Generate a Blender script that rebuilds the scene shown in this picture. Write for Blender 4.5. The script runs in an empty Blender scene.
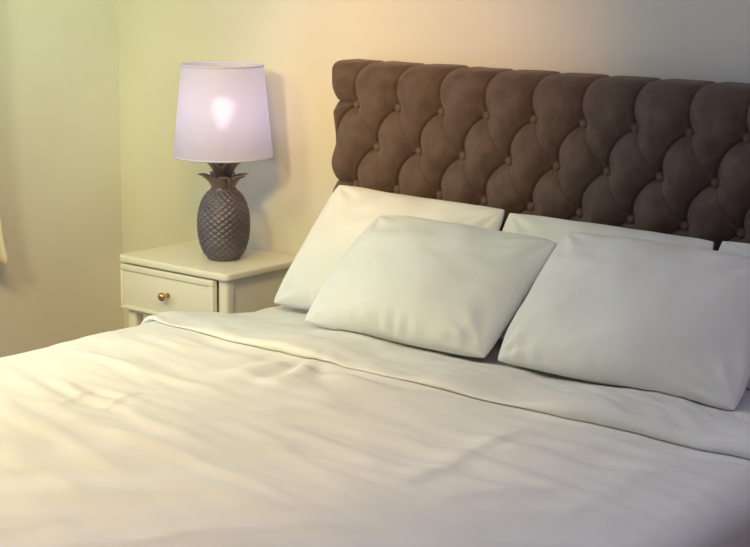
import bpy, bmesh, math, random
import numpy as np
from mathutils import Vector, Matrix

scn = bpy.context.scene
C = scn.collection
PI = math.pi
random.seed(4)

# ------------------------------------------------------------------ helpers
def obj(name, me, mat=None, parent=None, smooth=True):
    o = bpy.data.objects.new(name, me)
    C.objects.link(o)
    if mat: me.materials.append(mat)
    if parent is not None: o.parent = parent
    if smooth:
        me.polygons.foreach_set('use_smooth', [True] * len(me.polygons))
    me.update()
    return o

def empty(name, label, cat, loc=(0, 0, 0), group=None):
    o = bpy.data.objects.new(name, None)
    C.objects.link(o)
    o.empty_display_size = .1
    o.location = loc
    tag(o, label, cat, group)
    return o

def tag(o, label, cat, group=None):
    o['label'] = label; o['category'] = cat
    if group: o['group'] = group
    return o

def mesh_vf(name, v, f):
    me = bpy.data.meshes.new(name)
    me.from_pydata([tuple(map(float, p)) for p in v], [], f)
    me.update()
    return me

def grid_mesh(name, P, close_u=False):
    """P: (nv, nu, 3) array -> quad mesh"""
    nv, nu = P.shape[:2]
    idx = np.arange(nv * nu).reshape(nv, nu)
    if close_u:
        idx = np.concatenate([idx, idx[:, :1]], 1)
    q = np.stack([idx[:-1, :-1], idx[:-1, 1:], idx[1:, 1:], idx[1:, :-1]], -1).reshape(-1, 4)
    me = bpy.data.meshes.new(name)
    me.vertices.add(nv * nu)
    me.vertices.foreach_set('co', P.reshape(-1).astype(np.float32))
    me.loops.add(q.size)
    me.loops.foreach_set('vertex_index', q.reshape(-1).astype(np.int32))
    me.polygons.add(len(q))
    me.polygons.foreach_set('loop_start', np.arange(0, q.size, 4, dtype=np.int32))
    me.polygons.foreach_set('loop_total', np.full(len(q), 4, dtype=np.int32))
    me.update(calc_edges=True)
    me.validate()
    return me

def box_bm(bm, x0, x1, y0, y1, z0, z1, bev=0, seg=2):
    r = bmesh.ops.create_cube(bm, size=1)
    vs = r['verts']
    for v in vs:
        v.co = Vector(((x0 + x1) / 2 + v.co.x * (x1 - x0), (y0 + y1) / 2 + v.co.y * (y1 - y0), (z0 + z1) / 2 + v.co.z * (z1 - z0)))
    if bev:
        es = list({e for v in vs for e in v.link_edges})
        bmesh.ops.bevel(bm, geom=es, offset=bev, segments=seg, affect='EDGES', profile=.5)

def bm_obj(name, bm, mat, parent=None, smooth=False):
    me = bpy.data.meshes.new(name)
    bmesh.ops.recalc_face_normals(bm, faces=bm.faces)
    bm.to_mesh(me); bm.free()
    o = obj(name, me, mat, parent, True)
    if not smooth: me.set_sharp_from_angle(angle=math.radians(38))
    return o

def box(name, x0, x1, y0, y1, z0, z1, mat, parent=None, bev=0, seg=2):
    bm = bmesh.new(); box_bm(bm, x0, x1, y0, y1, z0, z1, bev, seg)
    return bm_obj(name, bm, mat, parent)

def lathe(name, prof, mat, parent=None, n=64, axis='Z', cap=True):
    a = np.linspace(0, 2 * PI, n, endpoint=False)
    P = np.array([[(r * math.cos(t), r * math.sin(t), z) for t in a] for r, z in prof])
    if axis == 'Y':                       # axis pointing towards -Y
        P = np.stack([P[..., 0], -P[..., 2], P[..., 1]], -1)
    return obj(name, grid_mesh(name, P, True), mat, parent)

# ---- numpy gradient noise
_rng = np.random.RandomState(7)
_perm = np.concatenate([_rng.permutation(256)] * 3)
_ang = _rng.rand(256) * 2 * PI
_gx, _gy = np.cos(_ang), np.sin(_ang)
def noise(x, y, seed=0):
    x = np.asarray(x, float) + seed * 17.31; y = np.asarray(y, float) + seed * 9.77
    xi = np.floor(x).astype(int); yi = np.floor(y).astype(int)
    xf, yf = x - xi, y - yi
    u = xf ** 3 * (xf * (xf * 6 - 15) + 10); v = yf ** 3 * (yf * (yf * 6 - 15) + 10)
    def g(ix, iy, dx, dy):
        h = _perm[(_perm[ix & 255] + iy) & 255]
        return _gx[h] * dx + _gy[h] * dy
    a = g(xi, yi, xf, yf); b = g(xi + 1, yi, xf - 1, yf)
    c = g(xi, yi + 1, xf, yf - 1); d = g(xi + 1, yi + 1, xf - 1, yf - 1)
    return (a + u * (b - a)) + v * ((c + u * (d - c)) - (a + u * (b - a)))
def sstep(a, b, x):
    t = np.clip((x - a) / (b - a), 0, 1); return t * t * (3 - 2 * t)

# ------------------------------------------------------------------ materials
def principled(name, col, rough=.6, metal=0., sheen=0., spec=.5, sheen_tint=None):
    m = bpy.data.materials.new(name); m.use_nodes = True
    b = m.node_tree.nodes['Principled BSDF']
    b.inputs['Base Color'].default_value = (*col, 1)
    b.inputs['Roughness'].default_value = rough
    b.inputs['Metallic'].default_value = metal
    b.inputs['Specular IOR Level'].default_value = spec
    if sheen:
        b.inputs['Sheen Weight'].default_value = sheen
        b.inputs['Sheen Roughness'].default_value = .45
        if sheen_tint: b.inputs['Sheen Tint'].default_value = (*sheen_tint, 1)
    return m, m.node_tree, b

def add_noise(nt, b, c0, c1, scale, detail=4, bump=0, bscale=None, bdist=.002, lo=.35, hi=.65, stretch=None):
    tc = nt.nodes.new('ShaderNodeTexCoord')
    vec = tc.outputs['Object']
    if stretch:
        mp = nt.nodes.new('ShaderNodeMapping'); mp.inputs['Scale'].default_value = stretch
        nt.links.new(vec, mp.inputs['Vector']); vec = mp.outputs['Vector']
    n = nt.nodes.new('ShaderNodeTexNoise'); n.inputs['Scale'].default_value = scale; n.inputs['Detail'].default_value = detail
    nt.links.new(vec, n.inputs['Vector'])
    r = nt.nodes.new('ShaderNodeValToRGB')
    r.color_ramp.elements[0].position = lo; r.color_ramp.elements[1].position = hi
    r.color_ramp.elements[0].color = (*c0, 1); r.color_ramp.elements[1].color = (*c1, 1)
    nt.links.new(n.outputs['Fac'], r.inputs['Fac']); nt.links.new(r.outputs['Color'], b.inputs['Base Color'])
    if bump:
        n2 = nt.nodes.new('ShaderNodeTexNoise'); n2.inputs['Scale'].default_value = bscale or scale * 3; n2.inputs['Detail'].default_value = 3
        nt.links.new(tc.outputs['Object'], n2.inputs['Vector'])
        bp = nt.nodes.new('ShaderNodeBump'); bp.inputs['Strength'].default_value = bump; bp.inputs['Distance'].default_value = bdist
        nt.links.new(n2.outputs['Fac'], bp.inputs['Height']); nt.links.new(bp.outputs['Normal'], b.inputs['Normal'])

def mat_noise(name, c0, c1, scale, rough=.6, bump=0, bscale=None, bdist=.002, **k):
    kw = {q: k.pop(q) for q in ('metal', 'sheen', 'spec', 'sheen_tint') if q in k}
    m, nt, b = principled(name, c0, rough, **kw)
    add_noise(nt, b, c0, c1, scale, bump=bump, bscale=bscale, bdist=bdist, **k)
    return m

M_wall = mat_noise('wall_paint', (.68, .665, .62), (.71, .695, .65), 3, .85, .15, 220, .001, spec=.2)
M_ceil = mat_noise('ceiling_paint', (.78, .77, .74), (.8, .79, .76), 3, .9, .1, 150, .001, spec=.2)
M_floor = mat_noise('oak_floor', (.34, .19, .10), (.46, .27, .15), 4, .45, .1, 40, .001, stretch=(1, 9, 1))
M_linen = mat_noise('white_cotton', (.77, .765, .755), (.81, .805, .795), 5, .85, .25, 38, .004, spec=.2, sheen=.1)
M_duvet = mat_noise('white_duvet_cotton', (.76, .755, .745), (.80, .795, .785), 5, .85, .25, 26, .004, spec=.2, sheen=.1)
M_sheet = mat_noise('white_fitted_sheet', (.74, .735, .725), (.78, .775, .765), 5, .9, .2, 30, .003, spec=.2)
M_velvet = mat_noise('brown_grey_velvet', (.094, .064, .054), (.128, .088, .075), 22, .8, .2, 90, .002, sheen=.2, spec=.2, sheen_tint=(.75, .60, .52), detail=6)
M_night = mat_noise('cream_lacquer', (.76, .74, .66), (.79, .77, .69), 3, .38, .05, 60, .001, spec=.4)
M_brass, _, _ = principled('aged_brass', (.55, .36, .18), .3, 1)
M_ceramic = mat_noise('gunmetal_glaze', (.100, .086, .122), (.150, .130, .172), 14, .42, .1, 60, .001, metal=.35, spec=.5)
M_leaf = mat_noise('warm_lit_leaf_glaze', (.20, .15, .145), (.29, .22, .20), 18, .38, .1, 60, .001, metal=.5)  # copper tint of the light on the crown is put into this colour
M_metal, _, _ = principled('socket_metal', (.45, .36, .26), .35, 1)
M_curtain = mat_noise('cream_curtain', (.74, .70, .58), (.78, .74, .62), 8, .9, .2, 120, .001)
M_base = mat_noise('bed_base_fabric', (.10, .08, .075), (.13, .105, .1), 30, .9, .2, 90, .002)
M_frame = mat_noise('window_frame_paint', (.8, .79, .76), (.82, .81, .78), 3, .5)

def shade_material():
    m = bpy.data.materials.new('lilac_shade_fabric'); m.use_nodes = True
    nt = m.node_tree; nt.nodes.clear()
    out = nt.nodes.new('ShaderNodeOutputMaterial')
    tr = nt.nodes.new('ShaderNodeBsdfTranslucent'); df = nt.nodes.new('ShaderNodeBsdfDiffuse')
    tp = nt.nodes.new('ShaderNodeBsdfRefraction'); tp.inputs['Roughness'].default_value = .5; tp.inputs['IOR'].default_value = 1.3
    tr.inputs['Color'].default_value = (.74, .70, .97, 1); df.inputs['Color'].default_value = (.80, .77, .91, 1); tp.inputs['Color'].default_value = (1, .95, 1, 1)
    tc = nt.nodes.new('ShaderNodeTexCoord'); w = nt.nodes.new('ShaderNodeTexNoise')
    w.inputs['Scale'].default_value = 160; nt.links.new(tc.outputs['Object'], w.inputs['Vector'])
    bp = nt.nodes.new('ShaderNodeBump'); bp.inputs['Strength'].default_value = .08; bp.inputs['Distance'].default_value = .001
    nt.links.new(w.outputs['Fac'], bp.inputs['Height'])
    for s in (tr, df): nt.links.new(bp.outputs['Normal'], s.inputs['Normal'])
    m1 = nt.nodes.new('ShaderNodeMixShader'); m1.inputs[0].default_value = .62
    nt.links.new(df.outputs[0], m1.inputs[1]); nt.links.new(tr.outputs[0], m1.inputs[2])
    m2 = nt.nodes.new('ShaderNodeMixShader'); m2.inputs[0].default_value = .035
    nt.links.new(m1.outputs[0], m2.inputs[1]); nt.links.new(tp.outputs[0], m2.inputs[2])
    nt.links.new(m2.outputs[0], out.inputs['Surface'])
    return m
M_shade = shade_material()
M_rim, _, _ = principled('shade_rim_tape', (.60, .57, .80), .8)

def emission(name, col, s):
    m = bpy.data.materials.new(name); m.use_nodes = True
    nt = m.node_tree; nt.nodes.clear()
    o = nt.nodes.new('ShaderNodeOutputMaterial'); e = nt.nodes.new('ShaderNodeEmission')
    e.inputs['Color'].default_value = (*col, 1); e.inputs['Strength'].default_value = s
    nt.links.new(e.outputs[0], o.inputs[0]); return m
BULB = 9
M_bulb = emission('lit_bulb', (1, .90, .90), BULB)

def glass_pane():
    m = bpy.data.materials.new('window_glass'); m.use_nodes = True
    nt = m.node_tree; nt.nodes.clear()
    o = nt.nodes.new('ShaderNodeOutputMaterial'); t = nt.nodes.new('ShaderNodeBsdfTransparent'); g = nt.nodes.new('ShaderNodeBsdfGlossy')
    g.inputs['Roughness'].default_value = .02
    x = nt.nodes.new('ShaderNodeMixShader'); x.inputs[0].default_value = .06
    nt.links.new(t.outputs[0], x.inputs[1]); nt.links.new(g.outputs[0], x.inputs[2]); nt.links.new(x.outputs[0], o.inputs[0])
    return m
M_glass = glass_pane()

# ------------------------------------------------------------------ the room
WY, LX = .16, -1.245          # wall behind the bed, left wall
RX, FY, CZ = 4.6, -5.2, 2.6
def struct(o): o['kind'] = 'structure'; return o
struct(box('floor', LX - .12, RX, FY, WY + .12, -.1, 0, M_floor))
struct(box('ceiling', LX - .12, RX, FY, WY + .12, CZ, CZ + .1, M_ceil))
struct(box('wall_right', RX, RX + .12, FY, WY, 0, CZ, M_wall))
struct(box('wall_front', LX - .12, RX + .12, FY - .12, FY, 0, CZ, M_wall))
struct(box('wall_back', LX - .12, RX, WY, WY + .12, 0, CZ, M_wall))
W0, W1, WZ0, WZ1 = -2.05, -.62, .60, 2.15          # window opening in the left wall
bm = bmesh.new()
box_bm(bm, LX - .12, LX, FY, W0, 0, CZ)
box_bm(bm, LX - .12, LX, W1, WY, 0, CZ)
box_bm(bm, LX - .12, LX, W0, W1, 0, WZ0)
box_bm(bm, LX - .12, LX, W0, W1, WZ1, CZ)
struct(bm_obj('wall_left', bm, M_wall))
bm = bmesh.new()
t = .05
xa, xb = LX - .10, LX - .05
box_bm(bm, xa, xb, W0, W0 + t, WZ0, WZ1); box_bm(bm, xa, xb, W1 - t, W1, WZ0, WZ1)
box_bm(bm, xa, xb, W0 + t, W1 - t, WZ0, WZ0 + t); box_bm(bm, xa, xb, W0 + t, W1 - t, WZ1 - t, WZ1)
win = struct(bm_obj('window_1', bm, M_frame))
box('pane', LX - .08, LX - .074, W0 + t, W1 - t, WZ0 + t, WZ1 - t, M_glass, win)
struct(box('baseboard_back', LX + .016, RX, WY - .016, WY, 0, .09, M_frame, bev=.003))
struct(box('baseboard_left', LX, LX + .016, FY, WY, 0, .09, M_frame, bev=.003))

# curtain at the left wall (only its hem corner reaches into the photograph)
nz, ny = 60, 90
zz = np.linspace(.535, 2.28, nz)[:, None]; uu = np.linspace(0, 1, ny)[None, :]
flare = np.exp(-(zz - .535) / .22)
yy = -.497 + .045 * flare - (.36 + .03 * flare) * uu
xx = LX + .075 + (.028 + .012 * flare) * np.sin(uu * 2 * PI * 5.5 + 1.2) + .02 * flare * np.sin(uu * 9)
Pc = np.stack([xx + 0 * zz, yy + 0 * uu, zz + .006 * np.sin(uu * 20)], -1)
cu = obj('curtain', grid_mesh('curtain', Pc), M_curtain)
md = cu.modifiers.new('thickness', 'SOLIDIFY'); md.thickness = .004
tag(cu, 'cream curtain hem hanging by the left wall at the photo\'s left edge', 'curtain')
rod = lathe('curtain_rod', [(0.0001, 0), (.012, 0), (.012, 1.9), (.0001, 1.9)], M_metal, None, 20, 'Y')
rod.location = (LX + .075, -.38, 2.29)
tag(rod, 'metal curtain rod above the left wall window', 'curtain rod')

# ------------------------------------------------------------------ bed (root, headboard, base)
S = .16; ZB = 1.0; DZ = .124
bed = empty('bed', 'wide bed with brown-grey velvet headboard tufted in button diamonds', 'bed', (.88, -1.1, 0))
def in_bed(o, parent=bed):
    o.parent = parent
    o.matrix_parent_inverse = Matrix.Translation(-Vector((.88, -1.1, 0)))
    return o

X0, X1 = -.104, 11 * S + .104
ZT, ZL = 1.252, .36
nx, nzz = 900, 430
xs = np.linspace(X0, X1, nx); zs = np.linspace(ZL, ZT, nzz)
GX, GZ = np.meshgrid(xs, zs)
dist = np.full(GX.shape, 9.)
dist2 = np.full(GX.shape, 9.)
bdist = np.full(GX.shape, 9.)
dist2 = np.full(GX.shape, 9.)
def stamp_curve(p0, pc, p1, n=9, D=None):
    D = dist if D is None else D
    ts = np.linspace(0, 1, n)
    pts = [((1 - t) ** 2 * p0[0] + 2 * t * (1 - t) * pc[0] + t * t * p1[0], (1 - t) ** 2 * p0[1] + 2 * t * (1 - t) * pc[1] + t * t * p1[1]) for t in ts]
    xs_ = [p[0] for p in pts]; zs_ = [p[1] for p in pts]; m = .09
    i0, i1 = np.searchsorted(xs, [min(xs_) - m, max(xs_) + m]); j0, j1 = np.searchsorted(zs, [min(zs_) - m, max(zs_) + m])
    sx, sz = GX[j0:j1, i0:i1], GZ[j0:j1, i0:i1]
    if sx.size == 0: return
    dd = D[j0:j1, i0:i1]
    for (ax, az), (bx, bz) in zip(pts[:-1], pts[1:]):
        vx, vz = bx - ax, bz - az
        t = np.clip(((sx - ax) * vx + (sz - az) * vz) / (vx * vx + vz * vz + 1e-12), 0, 1)
        dd[:] = np.minimum(dd, np.hypot(sx - ax - t * vx, sz - az - t * vz))
buttons = []
rows = [ZB + DZ - i * DZ for i in range(6)]      # the last rows lie behind the pillows
for ri, z in enumerate(rows):
    off = 0 if ri % 2 == 0 else S / 2
    n = 12 if ri % 2 == 0 else 11
    for i in range(n): buttons.append((off + i * S, z, ri))
for bx, bz, ri in buttons:
    if ri < len(rows) - 1:
        for sgn in (-1, 1):
            q = (bx + sgn * S / 2, bz - DZ)
            if q[0] < X0 or q[0] > X1: continue
            mx, mz = (bx + q[0]) / 2, (bz + q[1]) / 2
            if sgn < 0: pc, D = (mx - .036, mz + .024), dist        # strong bow of the falling-left pleat
            else: pc, D = (mx - .004, mz - .004), dist2
            stamp_curve((bx, bz), pc, q, D=D)
    if ri == 0: stamp_curve((bx, bz), (bx - .012, bz + .06), (bx + .014, ZT + .01))
    if ri % 2 == 0:
        if bx < .01: stamp_curve((bx, bz), (bx - .05, bz + .012), (X0 - .02, bz + .004))
        if bx > 11 * S - .01: stamp_curve((bx, bz), (bx + .05, bz + .012), (X1 + .02, bz + .004))
    m = .06
    i0, i1 = np.searchsorted(xs, [bx - m, bx + m]); j0, j1 = np.searchsorted(zs, [bz - m, bz + m])
    if i1 > i0 and j1 > j0:
        bdist[j0:j1, i0:i1] = np.minimum(bdist[j0:j1, i0:i1], np.hypot(GX[j0:j1, i0:i1] - bx, GZ[j0:j1, i0:i1] - bz))
p = np.clip(dist / .062, 0, 1); p2 = np.clip(dist2 / .050, 0, 1)
h = .031 * np.sin(p * PI / 2) ** .95 * (.60 + .40 * np.sin(p2 * PI / 2) ** .9)
h -= .016 * np.exp(-(bdist / .030) ** 2)
h -= .0065 * np.exp(-(dist / .0034) ** 2) + .0028 * np.exp(-(dist2 / .0028) ** 2)
# little gathers above the buttons and soft crumples
h += .0016 * noise(GX * 26, GZ * 9, 1) + .0007 * noise(GX * 60, GZ * 22, 2)
gath = np.exp(-(bdist / .05) ** 2)
h += .0007 * gath * np.sin(np.arctan2(GZ - ZB, GX) * 0 + GX * 420 + 3 * noise(GX * 20, GZ * 20, 3))
# rounded borders
def rnd(e, r): 
    q = np.clip(e / r, 0, 1); return 1 - np.sqrt(np.clip(1 - (1 - q) ** 2, 0, 1))
eL, eR, eT = GX - X0, X1 - GX, ZT - GZ
edge = np.maximum(np.maximum(rnd(eL, .05), rnd(eR, .05)), rnd(eT, .06))
Yh = -h * (1 - .55 * edge) + .075 * edge
# silhouette pinches at the pleats that run out to the border
pin = np.zeros_like(GZ)
for z in rows[::2]: pin = np.maximum(pin, np.exp(-((GZ - z) / .022) ** 2))
GXs = GX + .010 * pin * np.exp(-eL / .03) - .010 * pin * np.exp(-eR / .03)
low = sstep(rows[2] - .01, rows[2] - .12, GZ)
GXs = GXs - .018 * low * np.exp(-eL / .05) + .018 * low * np.exp(-eR / .05)
creaseT = np.exp(-(dist / .012) ** 2)
GZs = GZ - .007 * creaseT * np.exp(-eT / .03) + .004 * noise(GX * 7, 0 * GX, 5) * np.exp(-eT / .05)
P = np.stack([GXs, Yh, GZs], -1)
# skirt back to the wall side
def back(row, y): r = row.copy(); r[..., 1] = y; return r
top = [back(P[-1:], y) for y in (.10, .125, .14)]
P = np.concatenate([P] + top, 0)
lft = [back(P[:, :1], np.maximum(P[:, :1, 1], y)) for y in (.14, .125, .10)]
rgt = [back(P[:, -1:], np.maximum(P[:, -1:, 1], y)) for y in (.10, .125, .14)]
P = np.concatenate(lft + [P] + rgt, 1)
hb = in_bed(obj('headboard', grid_mesh('headboard', P), M_velvet))
bprof = [(.0001, .0)] + [(.0128 * math.sin(a), .0075 * math.cos(a)) for a in np.linspace(.15, PI / 2, 8)] + [(.0128, -.006), (.0001, -.006)]
b0 = None
for bx, bz, ri in buttons:
    if ri > 2: continue
    if b0 is None:
        b0 = lathe('button', [(r, z) for r, z in bprof[1:]], M_velvet, None, 24, 'Y')
        b0.data.update()
        o = b0
    else:
        o = b0.copy(); C.objects.link(o)
    o.parent = hb
    o.location = (bx, .009, bz)
# close the button centre
bmx = bmesh.new(); bmx.from_mesh(b0.data); bmesh.ops.holes_fill(bmx, edges=[e for e in bmx.edges if e.is_boundary]); bmx.to_mesh(b0.data); bmx.free()

in_bed(box('bed_base', -.05, 1.745, -2.33, .0, .10, .32, M_base, None, .02, 3))
for lx, ly in ((.02, -2.25), (1.68, -2.25), (.02, -.1), (1.68, -.1)):
    o = lathe('leg', [(.0001, 0), (.022, 0), (.03, .1), (.0001, .1)], M_base, None, 20)
    o.location = (lx, ly, 0); in_bed(o)
MZ = .505
mt = box('mattress', -.055, 1.75, -2.33, -.045, .322, MZ, M_sheet, None, .05, 5)
mt.data.polygons.foreach_set('use_smooth', [True] * len(mt.data.polygons))
tag(mt, 'thick white sheeted mattress under the duvet and the five pillows', 'mattress')

# ------------------------------------------------------------------ duvet
BX0, BX1 = -.105, 1.800
RC = .07
FOLDS = [
    (1.274, -1.412, 1.253, -1.000, 0.010, 0.030), (0.321, -1.613, 0.803, -1.702, 0.010, 0.022),
    (0.225, -1.381, 0.773, -1.483, 0.009, 0.022), (0.039, -1.178, 0.565, -1.197, 0.008, 0.020),
    (0.608, -1.554, 1.155, -1.619, 0.008, 0.022), (0.530, -1.775, 0.885, -1.849, 0.008, 0.025),
    (0.381, -1.502, 0.349, -1.374, 0.003, 0.010), (0.482, -1.475, 0.464, -1.370, 0.003, 0.010),
    (0.459, -1.414, 0.433, -1.302, 0.003, 0.009), (0.979, -1.391, 1.126, -1.364, -0.006, 0.020),
    (1.282, -1.173, 1.481, -0.979, 0.007, 0.030), (1.595, -1.379, 1.603, -1.019, 0.006, 0.030),
    (1.482, -0.875, 1.622, -0.883, -0.008, 0.030), (0.754, -1.118, 1.101, -1.131, 0.007, 0.030),
    (0.450, -1.046, 0.805, -1.074, 0.006, 0.025), (0.119, -0.945, 0.265, -0.927, -0.006, 0.018),
    (1.372, -1.435, 1.513, -1.245, 0.006, 0.030), (0.889, -1.704, 1.314, -1.679, 0.007, 0.028)]
def bed_wrinkle(x, y):
    """height of the duvet's folds over the flat bed top"""
    a = math.radians(-9)
    u = x * math.cos(a) + (y + .9) * math.sin(a); v = -x * math.sin(a) + (y + .9) * math.cos(a)
    wu = u + .10 * noise(u * 2.1, v * 2.3, 11); wv = v + .05 * noise(u * 1.7, v * 3.1, 12)
    z = .013 * noise(x * 2.2, y * 2.2, 13) + .006 * noise(x * 5, y * 5, 26)
    n1 = noise(wu * 1.5, wv * 7.5, 14)
    z += .0075 * (np.exp(-(n1 / .26) ** 2) - .4) * sstep(-.25, .25, noise(x * 2.6, y * 2.6, 15) + .12)
    n2 = noise(wu * 3.2, wv * 13, 16)
    z += .0040 * (np.exp(-(n2 / .28) ** 2) - .4) * sstep(-.1, .3, noise(x * 3.3, y * 3.1, 17) + .05)
    z += .0028 * noise(wu * 5, wv * 22, 18)
    # crossing folds
    b = math.radians(48)
    p_ = x * math.cos(b) + y * math.sin(b); q_ = -x * math.sin(b) + y * math.cos(b)
    n3 = noise(p_ * 1.8 + 5, q_ * 7, 19)
    z += .006 * (np.exp(-(n3 / .2) ** 2) - .35) * sstep(.0, .3, noise(x * 2.0, y * 2.0, 20) + .05)
    # fan of creases leaving the cuff
    fx, fy = .50, -.72
    ang = np.arctan2(y - fy, x - fx); rr = np.hypot(x - fx, y - fy)
    z += .010 * np.sin(ang * 15 + 2 * noise(x * 6, y * 6, 21)) * np.exp(-((rr - .26) / .11) ** 2) * np.exp(-((ang + 1.25) / .55) ** 2)
    # crumple patch towards the left edge
    z += .006 * noise(x * 11 + y * 6, y * 26, 22) * np.exp(-(((x - .40) / .16) ** 2 + ((y + 1.45) / .22) ** 2))
    for ax, ay, bx, by, am, wd in FOLDS:
        vx, vy = bx - ax, by - ay; ll = math.hypot(vx, vy)
        wob = .02 * noise(x * 6, y * 6, 24)
        t = ((x - ax) * vx + (y - ay) * vy) / ll ** 2
        dperp = ((x - ax) * -vy + (y - ay) * vx) / ll + wob * (wd / .02)
        prof = np.where(dperp > 0, np.exp(-(dperp / (wd * 1.5)) ** 2), np.exp(-(dperp / (wd * .8)) ** 2))
        z += am * prof * sstep(-.15, .2, t) * sstep(1.2, .75, t)
    return z
def top_z(x, y):
    dip = .040 * sstep(-.78, -.36, y) + .016 * sstep(.25, -.08, x) * sstep(-.72, -.45, y)
    return .580 - dip + bed_wrinkle(x, y) * sstep(-.35, -.75, y) * (.3 + .7 * sstep(-.1, .16, x)) * (1 - .6 * np.exp(-((y + .84) / .05) ** 2)) - .010 * np.exp(-((y + .87) / .03) ** 2) * sstep(-.1, .25, noise(x * 2.6, 0 * x, 47)) + .006 * noise(x * 3, y * 3, 30)
# arc-length profile across the bed
def profile(s):
    """s in metres measured from the left top shoulder; returns x, z offset (<=0), nx, nz"""
    Wt = BX1 - BX0 - 2 * RC
    q = PI / 2 * RC
    x = np.zeros_like(s); dz = np.zeros_like(s); nxx = np.zeros_like(s); nz_ = np.ones_like(s)
    mid = (s >= 0) & (s <= Wt)
    x[mid] = BX0 + RC + s[mid]
    for side in (-1, 1):
        e = -s if side < 0 else s - Wt
        arc = (e > 0) & (e <= q); th = e / RC
        x[arc] = (BX0 + RC - RC * np.sin(th[arc])) if side < 0 else (BX1 - RC + RC * np.sin(th[arc]))
        dz[arc] = -RC * (1 - np.cos(th[arc])); nxx[arc] = side * np.sin(th[arc]); nz_[arc] = np.cos(th[arc])
        dn = e > q
        x[dn] = BX0 if side < 0 else BX1
        dz[dn] = -RC - (e[dn] - q); nxx[dn] = side; nz_[dn] = 0
    return x, dz, nxx, nz_
def drape(sv, yv, offs):
    Sg, Yg = np.meshgrid(sv, yv)
    x, dz, nx_, nz_ = profile(Sg.ravel())
    x = x.reshape(Sg.shape); dz = dz.reshape(Sg.shape); nx_ = nx_.reshape(Sg.shape); nz_ = nz_.reshape(Sg.shape)
    if offs.ndim == 3: Yg = offs[1]; off = offs[0]
    else: off = offs
    z = top_z(x, Yg) + dz
    hang = np.clip(-dz - RC, 0, 1)
    x = x + nx_ * (off + .03 * hang + .022 * hang / .25 * np.sin(Yg * 19 + 3 * noise(Yg * 2, hang * 3, 33)))
    z = z + nz_ * off
    return np.stack([x, Yg, z], -1)
Wt = BX1 - BX0 - 2 * RC
sv = np.concatenate([np.linspace(-.44, 0, 60), np.linspace(0, Wt, 330)[1:], np.linspace(Wt, Wt + .44, 60)[1:]])
yv = np.linspace(-.20, -2.30, 400)
Pm = drape(sv, yv, np.zeros((len(yv), len(sv))))
# foot end hangs over
foot = []
last = Pm[-1]
for k in range(1, 26):
    th = min(k / 8, 1) * PI / 2
    r = last.copy(); r[:, 1] -= RC * math.sin(th) + 0; r[:, 2] -= RC * (1 - math.cos(th)) + max(0, k - 8) * .012
    r[:, 2] = np.maximum(r[:, 2], .14)
    foot.append(r[None])
Pm = np.concatenate([Pm] + foot, 0)
duvet = obj('duvet', grid_mesh('duvet', Pm[:, ::-1]), M_duvet)
bms = bmesh.new(); bms.from_mesh(duvet.data)
bmesh.ops.solidify(bms, geom=bms.faces[:], thickness=.012)
bms.to_mesh(duvet.data); bms.free()
duvet.data.polygons.foreach_set('use_smooth', [True] * len(duvet.data.polygons))
tag(duvet, 'rumpled white duvet spread over the bed with its top folded back', 'duvet')

# folded-back cuff lying on the duvet: part of the duvet
def edge_y(x): return -.835 - .012 * np.clip(x, 0, 2) + .035 * np.exp(-np.clip(x + .12, 0, 9) / .10) + .010 * noise(x * 4.2, 0 * x, 41) + .005 * noise(x * 11, 0 * x, 42)
def cuff_off(d, x, y):
    """thickness over the duvet; d = distance back from the hem"""
    th = .013 + .016 * np.exp(-np.clip(x + .1, 0, 9) / .16) + .020 * sstep(.9, 1.7, x) + .060 * noise(x * 3.1, 0 * x, 43)
    th = np.clip(th, .002, .05)
    r = np.clip(d / .028, 0, 1)
    edge_ = .72 + .28 * np.sqrt(np.clip(1 - (1 - r) ** 2, 0, 1))
    body = 1 - .35 * sstep(.06, .2, d)
    w = .006 * noise(x * 5 + y * 4, y * 11, 44) + .0035 * noise(x * 16, y * 16, 45)
    w += .007 * sstep(.9, 1.4, x) * noise(x * 16 + y * 20, y * 7, 46)
    return (th * body + w * r) * edge_ + .003
nd = 90
# the cross-section starts under the hem, rolls round it and runs back up the bed
roll_a = np.linspace(0, PI, 14)
dv = np.concatenate([[.05], .009 - .009 * np.sin(roll_a[:8]), .009 + (np.linspace(0, 1, nd) ** 1.4) * .62])
fr = np.concatenate([[0], .5 - .5 * np.cos(roll_a[:8]), np.full(nd, 2.)])
svc = np.concatenate([np.linspace(-.25, 0, 50), np.linspace(0, Wt, 420)[1:], np.linspace(Wt, Wt + .25, 50)[1:]])
xc = profile(svc)[0]
Dg = np.repeat(dv[:, None], len(svc), 1); Xg = np.repeat(xc[None], len(dv), 0)
Yg = edge_y(Xg) + Dg
full = cuff_off(np.maximum(Dg, .009), Xg, Yg)
full0 = cuff_off(np.full_like(Dg, .009), Xg, edge_y(Xg) + .009)
off = np.where(fr[:, None] > 1.5, full, .002 + (full0 - .002) * np.clip(fr, 0, 1)[:, None])
Pcf = drape(svc, dv, np.stack([off, Yg]))
cuff = obj('folded_cuff', grid_mesh('folded_cuff', Pcf[:, :]), M_duvet, duvet)

def surface_z(x, y):
    d = np.clip(y - edge_y(x), 0, 9)
    return top_z(x, y) + np.where(y > edge_y(x), cuff_off(d, x, y), 0)

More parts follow.
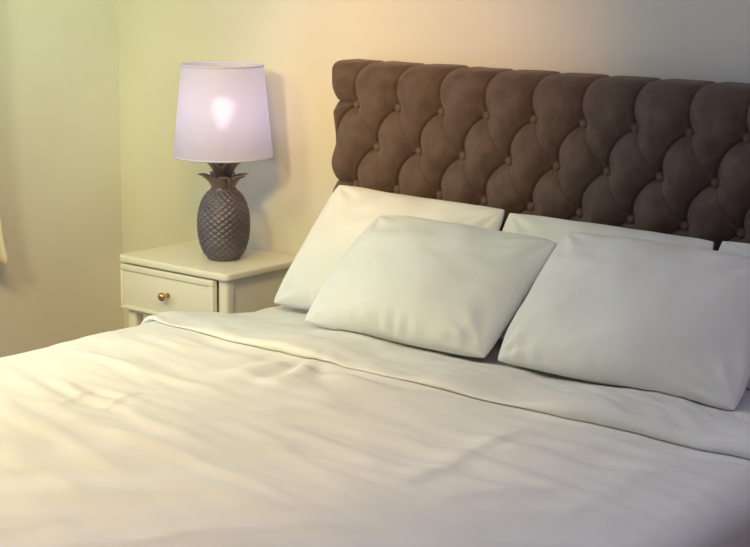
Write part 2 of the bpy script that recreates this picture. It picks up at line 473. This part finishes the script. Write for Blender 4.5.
# ------------------------------------------------------------------ pillows
def pillow(label, BL, BR, TR, TL, tf, tb, seed, sag=.25, pinch=(.010, .010), ymax=None, wr=1.25, crn=.035):
    nu, nv = 110, 80
    u = np.linspace(-1, 1, nu); v = np.linspace(-1, 1, nv)
    u = np.sign(u) * (1 - (1 - np.abs(u)) ** 1.25); v = np.sign(v) * (1 - (1 - np.abs(v)) ** 1.25)
    U, V = np.meshgrid(u, v)
    BL, BR, TR, TL = map(np.array, (BL, BR, TR, TL))
    # outline: sides pulled in between the corners
    Up = U * (1 - pinch[0] * 2 * (1 - V ** 2) + .010 * noise(V * 2, 0 * V, seed + 3))
    Vp = V * (1 - pinch[1] * 2 * (1 - U ** 2) + .020 * noise(U * 2.2, 0 * U, seed + 4))
    rc = 1 - crn * np.abs(U * V) ** 5
    Up, Vp = Up * rc, Vp * rc
    a = (Up + 1) / 2; b = (Vp + 1) / 2
    base = ((1 - a) * (1 - b))[..., None] * BL + (a * (1 - b))[..., None] * BR + (a * b)[..., None] * TR + ((1 - a) * b)[..., None] * TL
    n = np.cross(BR - BL, TL - BL); n = n / np.linalg.norm(n)
    wd = np.linalg.norm(BR - BL); hg = np.linalg.norm(TL - BL)
    bulge = .45 * ((1 - np.abs(U) ** 2.6) * (1 - np.abs(V) ** 2.6)) ** .42 + .55 * ((1 - U ** 2) * (1 - V ** 2)) ** .75
    bulge = bulge * (1 - sag * V * .6)
    fx, fz = U * wd / 2, V * hg / 2
    w = .013 * noise(fx * 5, fz * 5, seed) + .005 * noise(fx * 9 + fz * 5, fz * 14, seed + 1)
    n4 = noise(fx * 4.2 + fz * 3, fz * 8 - fx * 2, seed + 2)
    w += .0028 * (np.exp(-(n4 / .17) ** 2) - .3)
    for cu_, cv_ in ((-1, -1), (1, -1), (1, 1), (-1, 1)):            # creases running in from the corners
        dx, dz = (U - cu_) * wd / 2, (V - cv_) * hg / 2
        r = np.hypot(dx, dz); th = np.arctan2(dz, dx)
        w += .0036 * np.exp(-((r - .08) / .06) ** 2) * np.sin(th * 13 + seed * 1.7 + cu_)
    # gathers along the bottom seam
    w += .0038 * np.exp(-((V + .86) / .16) ** 2) * np.sin(fx * 120 + 5 * noise(fx * 8, fz * 3, seed + 7)) * sstep(-.1, .25, noise(fx * 6, 0 * fx, seed + 8))
    mask = np.clip(bulge, 0, 1)
    mask = np.clip(mask * 2.2, 0, 1)
    front = base + n * ((bulge * tf + w * wr * mask) + .0025)[..., None]
    dn = (BL - TL) / np.linalg.norm(BL - TL)                       # the filling settles towards the bed
    slump = (bulge * .05 * sstep(.3, -1, V) * (1 - np.abs(U) ** 4))[..., None]
    front = front + dn * slump
    wb = .006 * noise(fx * 6, fz * 6, seed + 9)
    backs = base - n * ((bulge * tb + wb * mask) + .0025)[..., None]
    for arr in (front, backs):
        zmin = surface_z(arr[..., 0], arr[..., 1]) + .003
        arr[..., 2] = np.maximum(arr[..., 2], zmin)
        if ymax is not None: arr[..., 1] = np.minimum(arr[..., 1], ymax)
    nvtx = nu * nv
    vs = np.concatenate([front.reshape(-1, 3), backs.reshape(-1, 3)])
    idx = np.arange(nvtx).reshape(nv, nu)
    f = np.stack([idx[:-1, :-1], idx[:-1, 1:], idx[1:, 1:], idx[1:, :-1]], -1).reshape(-1, 4)
    f2 = f[:, ::-1] + nvtx
    ring = list(idx[0, :]) + list(idx[1:, -1]) + list(idx[-1, -2::-1]) + list(idx[-2:0:-1, 0])
    side = [(ring[i], ring[i] + nvtx, ring[(i + 1) % len(ring)] + nvtx, ring[(i + 1) % len(ring)]) for i in range(len(ring))]
    faces = [tuple(int(q) for q in r) for r in f] + [tuple(int(q) for q in r) for r in f2] + [tuple(int(q) for q in r) for r in side]
    o = obj('pillow', mesh_vf('pillow', vs, faces), M_linen)
    tag(o, label, 'pillow', 'pillows at the head of the bed')
    return o
G = 'pillows at the head of the bed'
pillow('white pillow leaning on the headboard nearest the nightstand, behind the front pillow',
       (-.035, -.35, .548), (.64, -.33, .555), (.625, -.085, .880), (.005, -.085, .892), .085, .03, 51, ymax=-.052, pinch=(.010, .026))
pillow('white pillow standing against the headboard mid-bed, mostly hidden behind the right front pillow',
       (.645, -.30, .56), (1.28, -.30, .56), (1.262, -.085, .868), (.622, -.085, .874), .06, .03, 52, ymax=-.052)
pillow('white pillow corner at the photo\'s right edge, leaning on the headboard',
       (1.285, -.30, .56), (1.80, -.30, .56), (1.83, -.085, .87), (1.275, -.105, .876), .05, .03, 53, ymax=-.052)
pillow('plump white front pillow on the lamp side, overlapping two pillows behind it',
       (.255, -.545, .574), (.866, -.54, .574), (.912, -.265, .846), (.283, -.24, .845), .115, .035, 54)
pillow('plump white front pillow farther from the lamp, the largest at right',
       (.885, -.535, .574), (1.550, -.55, .574), (1.535, -.27, .872), (.905, -.245, .872), .120, .035, 55)

# ------------------------------------------------------------------ nightstand
NX0, NX1, NY0, NY1, NZ = -.838, -.329, -.232, WY - .002, .58
ns = empty('nightstand', 'cream bedside table with one drawer standing in the corner left of the bed', 'nightstand', ((NX0 + NX1) / 2, (NY0 + NY1) / 2, 0))
inv = Matrix.Translation(-ns.location)
def nsp(o, parent=None):
    o.parent = parent or ns; o.matrix_parent_inverse = inv; return o
TH = .024
bm = bmesh.new(); box_bm(bm, NX0, NX1, NY0, NY1, NZ - TH, NZ, 0)
ve = [e for e in bm.edges if abs(e.verts[0].co.z - e.verts[1].co.z) > .01]
bmesh.ops.bevel(bm, geom=ve, offset=.022, segments=6, affect='EDGES', profile=.5)
he = [e for e in bm.edges if abs(e.verts[0].co.z - e.verts[1].co.z) < 1e-5 and len(e.link_faces) == 2 and abs(e.link_faces[0].normal.z - e.link_faces[1].normal.z) > .5]
bmesh.ops.bevel(bm, geom=he, offset=.007, segments=4, affect='EDGES', profile=.5)
nsp(bm_obj('tabletop', bm, M_night))
L = .042
iz = NZ - TH
ix0, ix1, iy0, iy1 = NX0 + .018, NX1 - .016, NY0 + .018, NY1 - .012
for lx in (ix0, ix1 - L):
    for ly in (iy0, iy1 - L):
        bm = bmesh.new(); box_bm(bm, lx, lx + L, ly, ly + L, 0, iz, 0)
        for v in bm.verts:
            if v.co.z < .1:
                v.co.x += (.008 if lx == ix0 else -.008); v.co.y += (.008 if ly == iy0 else -.008)
        ve = [e for e in bm.edges if abs(e.verts[0].co.z - e.verts[1].co.z) > .1]
        bmesh.ops.bevel(bm, geom=ve, offset=.012, segments=5, affect='EDGES', profile=.5)
        nsp(bm_obj('leg', bm, M_night))
DZ0 = .398
nsp(box('side_panel', ix1 - .026, ix1 - .008, iy0 + L, iy1 - L, DZ0 - .01, iz, M_night))
nsp(box('side_panel', ix0 + .008, ix0 + .026, iy0 + L, iy1 - L, DZ0 - .01, iz, M_night))
nsp(box('back_panel', ix0 + L, ix1 - L, iy1 - .03, iy1 - .012, DZ0 - .01, iz, M_night))
nsp(box('bottom_panel', ix0 + .03, ix1 - .03, iy0 + .006, iy1 - .02, DZ0 - .014, DZ0 - .002, M_night))
# drawer: overlay front with a moulded raised edge, and box behind
dx0, dx1, dz0, dz1 = ix0 - .004, ix1 - L - .003, DZ0, iz - .005
dyf = NY0 + .002
bm = bmesh.new()
box_bm(bm, dx0, dx1, dyf + .004, iy0 + .004, dz0, dz1, .003, 2)
bt = .020                                   # stepped edge on three sides
for a in ((dx0, dx1, dz1 - bt, dz1), (dx0, dx1, dz0, dz0 + .012), (dx1 - .022, dx1, dz0 + .012, dz1 - bt), (dx0, dx0 + .012, dz0 + .012, dz1 - bt)):
    box_bm(bm, a[0], a[1], dyf - .002, dyf + .006, a[2], a[3], .003, 3)
box_bm(bm, dx0 + L, dx1 - .02, iy0 + .0045, iy1 - .05, dz0 + .004, dz1 - .03)
dr = nsp(bm_obj('drawer', bm, M_night))
kn = lathe('knob', [(.0001, 0), (.009, 0), (.008, .004), (.005, .008), (.005, .014), (.009, .018), (.0135, .023), (.0145, .028), (.013, .033), (.008, .037), (.0001, .038)], M_brass, None, 32, 'Y')
kn.parent = dr
kn.location = Vector((-.600, dyf + .003, .473)); kn.matrix_parent_inverse = Matrix.Identity(4)
kn['label'] = 'round brass knob'

# ------------------------------------------------------------------ pineapple lamp
lamp = empty('table_lamp', 'lit table lamp with grey pineapple base and pale lilac shade on the nightstand', 'lamp', (-.519, -.046, NZ))
def lp(o, loc=(0, 0, 0)): o.parent = lamp; o.location = loc; return o
HB = .232
nr, nt_ = 230, 300
tz = np.linspace(0, 1, nr)
ctrl_t = np.array([0, .03, .10, .22, .38, .52, .66, .80, .90, .96, 1.0])
ctrl_r = np.array([.052, .060, .070, .0795, .0855, .0865, .0835, .0745, .062, .050, .038])
rad = np.interp(tz, ctrl_t, ctrl_r)
k = np.ones(21) / 21; padr = np.concatenate([np.full(10, rad[0]), rad, np.full(10, rad[-1])]); rad = np.convolve(padr, k, 'valid')
A_, T_ = np.meshgrid(np.linspace(0, 2 * PI, nt_, endpoint=False), tz)
Rr = np.repeat(rad[:, None], nt_, 1)
NS, MS = 19, 11.5
aa = A_ / (2 * PI) * NS + T_ * MS; bb = A_ / (2 * PI) * NS - T_ * MS
fa, fb = aa - np.floor(aa), bb - np.floor(bb)
bump = (np.sin(PI * fa) * np.sin(PI * fb)) ** .42
tilt = ((1 - fa) + fb) * .5                      # lower lip of each scale stands proud
amp = .0042 * np.clip(np.minimum(T_ / .06, (1 - T_) / .05), 0, 1)
Rr = Rr + amp * (bump - .4) + amp * .9 * (tilt - .5) * bump
Pb = np.stack([Rr * np.cos(A_), Rr * np.sin(A_), .006 + T_ * HB], -1)
lp(obj('pineapple_body', grid_mesh('pineapple_body', Pb, True), M_ceramic))
lp(lathe('foot', [(.0001, 0), (.05, 0), (.053, .003), (.052, .009), (.0001, .009)], M_ceramic))
lp(lathe('neck', [(.0001, .0), (.040, .0), (.038, .012), (.028, .03), (.022, .05), (.02, .10), (.0001, .10)], M_leaf, None, 32), (0, 0, HB - .004))

def leaf_mesh(length, width, curl, flare):
    nl, nw = 22, 9
    P = np.zeros((nl, nw, 3))
    x, z, th = 0., 0., math.radians(90 - flare[0])
    for i in range(nl):
        t = i / (nl - 1)
        wdt = width * (1 - t ** 2.6) ** .8 * (.72 + .5 * t * (1 - t) * 2) + .0005
        for j in range(nw):
            s = (j / (nw - 1) - .5) * 2
            cup = .28 * wdt * s * s
            nxn, nzn = -math.sin(th), math.cos(th)
            P[i, j] = (x + nxn * cup, s * wdt / 2, z + nzn * cup)
        ang = flare[0] + (flare[1] - flare[0]) * t ** curl
        th = math.radians(90 - ang)
        x += math.cos(th) * length / (nl - 1); z += math.sin(th) * length / (nl - 1)
    return grid_mesh('leaf', P)
lower = leaf_mesh(.084, .056, 1.3, (14, 84))
upper = leaf_mesh(.086, .050, 1.3, (12, 66))
inner = leaf_mesh(.066, .036, 1.2, (6, 48))
for me in (lower, upper, inner): me.materials.append(M_leaf); me.polygons.foreach_set('use_smooth', [True] * len(me.polygons))
lf0 = None
for me, n, r, z, ph in ((lower, 7, .033, HB - .008, .15), (upper, 6, .022, HB + .030, .6), (inner, 6, .016, HB + .050, .2)):
    for i in range(n):
        o = bpy.data.objects.new('leaf', me); C.objects.link(o); o.parent = lamp
        a = ph + i * 2 * PI / n
        o.location = (r * math.cos(a), r * math.sin(a), z); o.rotation_euler = (0, 0, a)
        md = o.modifiers.new('thickness', 'SOLIDIFY'); md.thickness = .003; md.offset = 0
SB, ST = .345, .640                               # shade bottom and top above the table
RB, RT = .164, .133
lp(lathe('socket', [(.0001, 0), (.016, 0), (.016, .09), (.012, .115), (.0001, .115)], M_metal, None, 24), (0, 0, HB + .09))
bulb = lp(lathe('bulb', [(.0001, -.0), (.012, .0), (.014, .018), (.024, .04), (.030, .062), (.027, .082), (.016, .095), (.0001, .099)], M_bulb, None, 32), (0, 0, HB + .205))
bulb['label'] = 'glowing bulb'
prof = [(RB + (RT - RB) * t, SB + (ST - SB) * t) for t in np.linspace(0, 1, 24)]
lp(lathe('lamp_shade', prof, M_shade, None, 96))
for rr, zz_ in ((RB, SB), (RT, ST)):
    ring = [(rr + .0022 * math.cos(a), zz_ + .0032 * math.sin(a)) for a in np.linspace(0, 2 * PI, 9)]
    lp(lathe('shade_rim', ring, M_rim, None, 96))
# spider that carries the shade
bm = bmesh.new()
def rod_bm(bm, p, q, r):
    p, q = Vector(p), Vector(q); d = q - p
    m = Matrix.Translation((p + q) / 2) @ d.to_track_quat('Z', 'Y').to_matrix().to_4x4()
    bmesh.ops.create_cone(bm, cap_ends=True, segments=10, radius1=r, radius2=r, depth=d.length, matrix=m)
for i in range(3):
    a = i * 2 * PI / 3 + .4
    rod_bm(bm, (RB * math.cos(a) * .985, RB * math.sin(a) * .985, SB + .012), (.014 * math.cos(a), .014 * math.sin(a), HB + .125), .0015)
lp(bm_obj('shade_carrier', bm, M_metal))

# ------------------------------------------------------------------ light
def area(name, loc, rot, sx, sy, power, col):
    l = bpy.data.lights.new(name, 'AREA'); l.shape = 'RECTANGLE'; l.size = sx; l.size_y = sy
    l.energy = power; l.color = col
    o = bpy.data.objects.new(name, l); C.objects.link(o); o.location = loc; o.rotation_euler = rot
    return o
def hue(base, rgb):                    # light power and colour from per-channel weights
    m = max(rgb); return base * m, tuple(c / m for c in rgb)
def spot(name, loc, tgt, half, blend, wt, soft):
    l = bpy.data.lights.new(name, 'SPOT'); l.energy, l.color = hue(*wt)
    l.spot_size = math.radians(2 * half); l.spot_blend = blend; l.shadow_soft_size = soft
    o = bpy.data.objects.new(name, l); C.objects.link(o); o.location = loc
    o.rotation_euler = (Vector(tgt) - Vector(loc)).to_track_quat('-Z', 'Y').to_euler()
# daylight through the left window
p_, c_ = hue(40, (.42, .53, .74))
area('window_daylight', (LX - .16, (W0 + W1) / 2, (WZ0 + WZ1) / 2), (0, -PI / 2, 0), WZ1 - WZ0, W1 - W0, p_, c_)
# unseen fill spots, added to tint the lamp side of the room
spot('fill_spot_bed', (-.8, -2.4, 2.5), (-.747, -1.965, 1.6), 46, .35, (150, (.42, .50, .15)), .30)
spot('fill_spot_bed_edge', (-.6, -2.9, 2.5), (.15, -1.3, .58), 24, .8, (100, (.18, .07, .02)), .20)
spot('fill_spot_foot', (-.2, -2.6, 2.5), (.38, -1.75, .58), 26, .6, (150, (.70, .46, .20)), .12)
spot('fill_spot_corner', (.9, -1.9, 2.5), (-1.0, 0, 1.3), 30, .9, (100, (1.60, 1.0, .25)), .30)
spot('fill_spot_lamp', (.6, -3.4, 2.4), (-.5, -.2, .9), 24, .6, (150, (1.13, 1.07, .58)), .30)
spot('fill_spot_headboard', (.6, -3.4, 2.4), (.17, 0, 1.28), 12, 1, (150, (1.20, .40, .08)), .1)
spot('fill_spot_left_wall', (.4, -1.0, 2.5), (-1.245, -.2, 1.6), 24, 1, (60, (.40, 1.0, .55)), .20)
# unseen soft area fills, added to give the far half its grey light
p_, c_ = hue(40, (.235, .22, .19))
area('fill_area', (1.9, -2.1, 2.56), (0, 0, 0), 1.5, 1.5, p_, c_)
p_, c_ = hue(40, (.105, .115, .215))
area('fill_area_right', (2.6, -1.6, 2.56), (0, 0, 0), 1.2, 1.2, p_, c_)
w = bpy.data.worlds.new('room_ambience'); scn.world = w; w.use_nodes = True
bg = w.node_tree.nodes['Background']; bg.inputs['Color'].default_value = (.88, .91, 1, 1); bg.inputs['Strength'].default_value = .2

# ------------------------------------------------------------------ camera
cam = bpy.data.cameras.new('camera'); co = bpy.data.objects.new('camera', cam); C.objects.link(co)
yaw, pitch, roll, foc = .6664, .2035, .0132, 1487.37
fw = Vector((-math.sin(yaw) * math.cos(pitch), math.cos(yaw) * math.cos(pitch), -math.sin(pitch)))
rt = Vector((math.cos(yaw), math.sin(yaw), 0)); up = rt.cross(fw)
r2 = rt * math.cos(roll) + up * math.sin(roll); u2 = -rt * math.sin(roll) + up * math.cos(roll)
co.matrix_world = Matrix(((r2.x, u2.x, -fw.x, 2.8781), (r2.y, u2.y, -fw.y, -3.5518), (r2.z, u2.z, -fw.z, 1.5391), (0, 0, 0, 1)))
cam.sensor_width = 36; cam.lens = foc / 750 * 36; cam.clip_start = .05
scn.camera = co
scn.view_settings.view_transform = 'Standard'; scn.view_settings.look = 'None'
scn.view_settings.exposure = .05; scn.view_settings.gamma = 1; scn.view_settings.use_curve_mapping = False
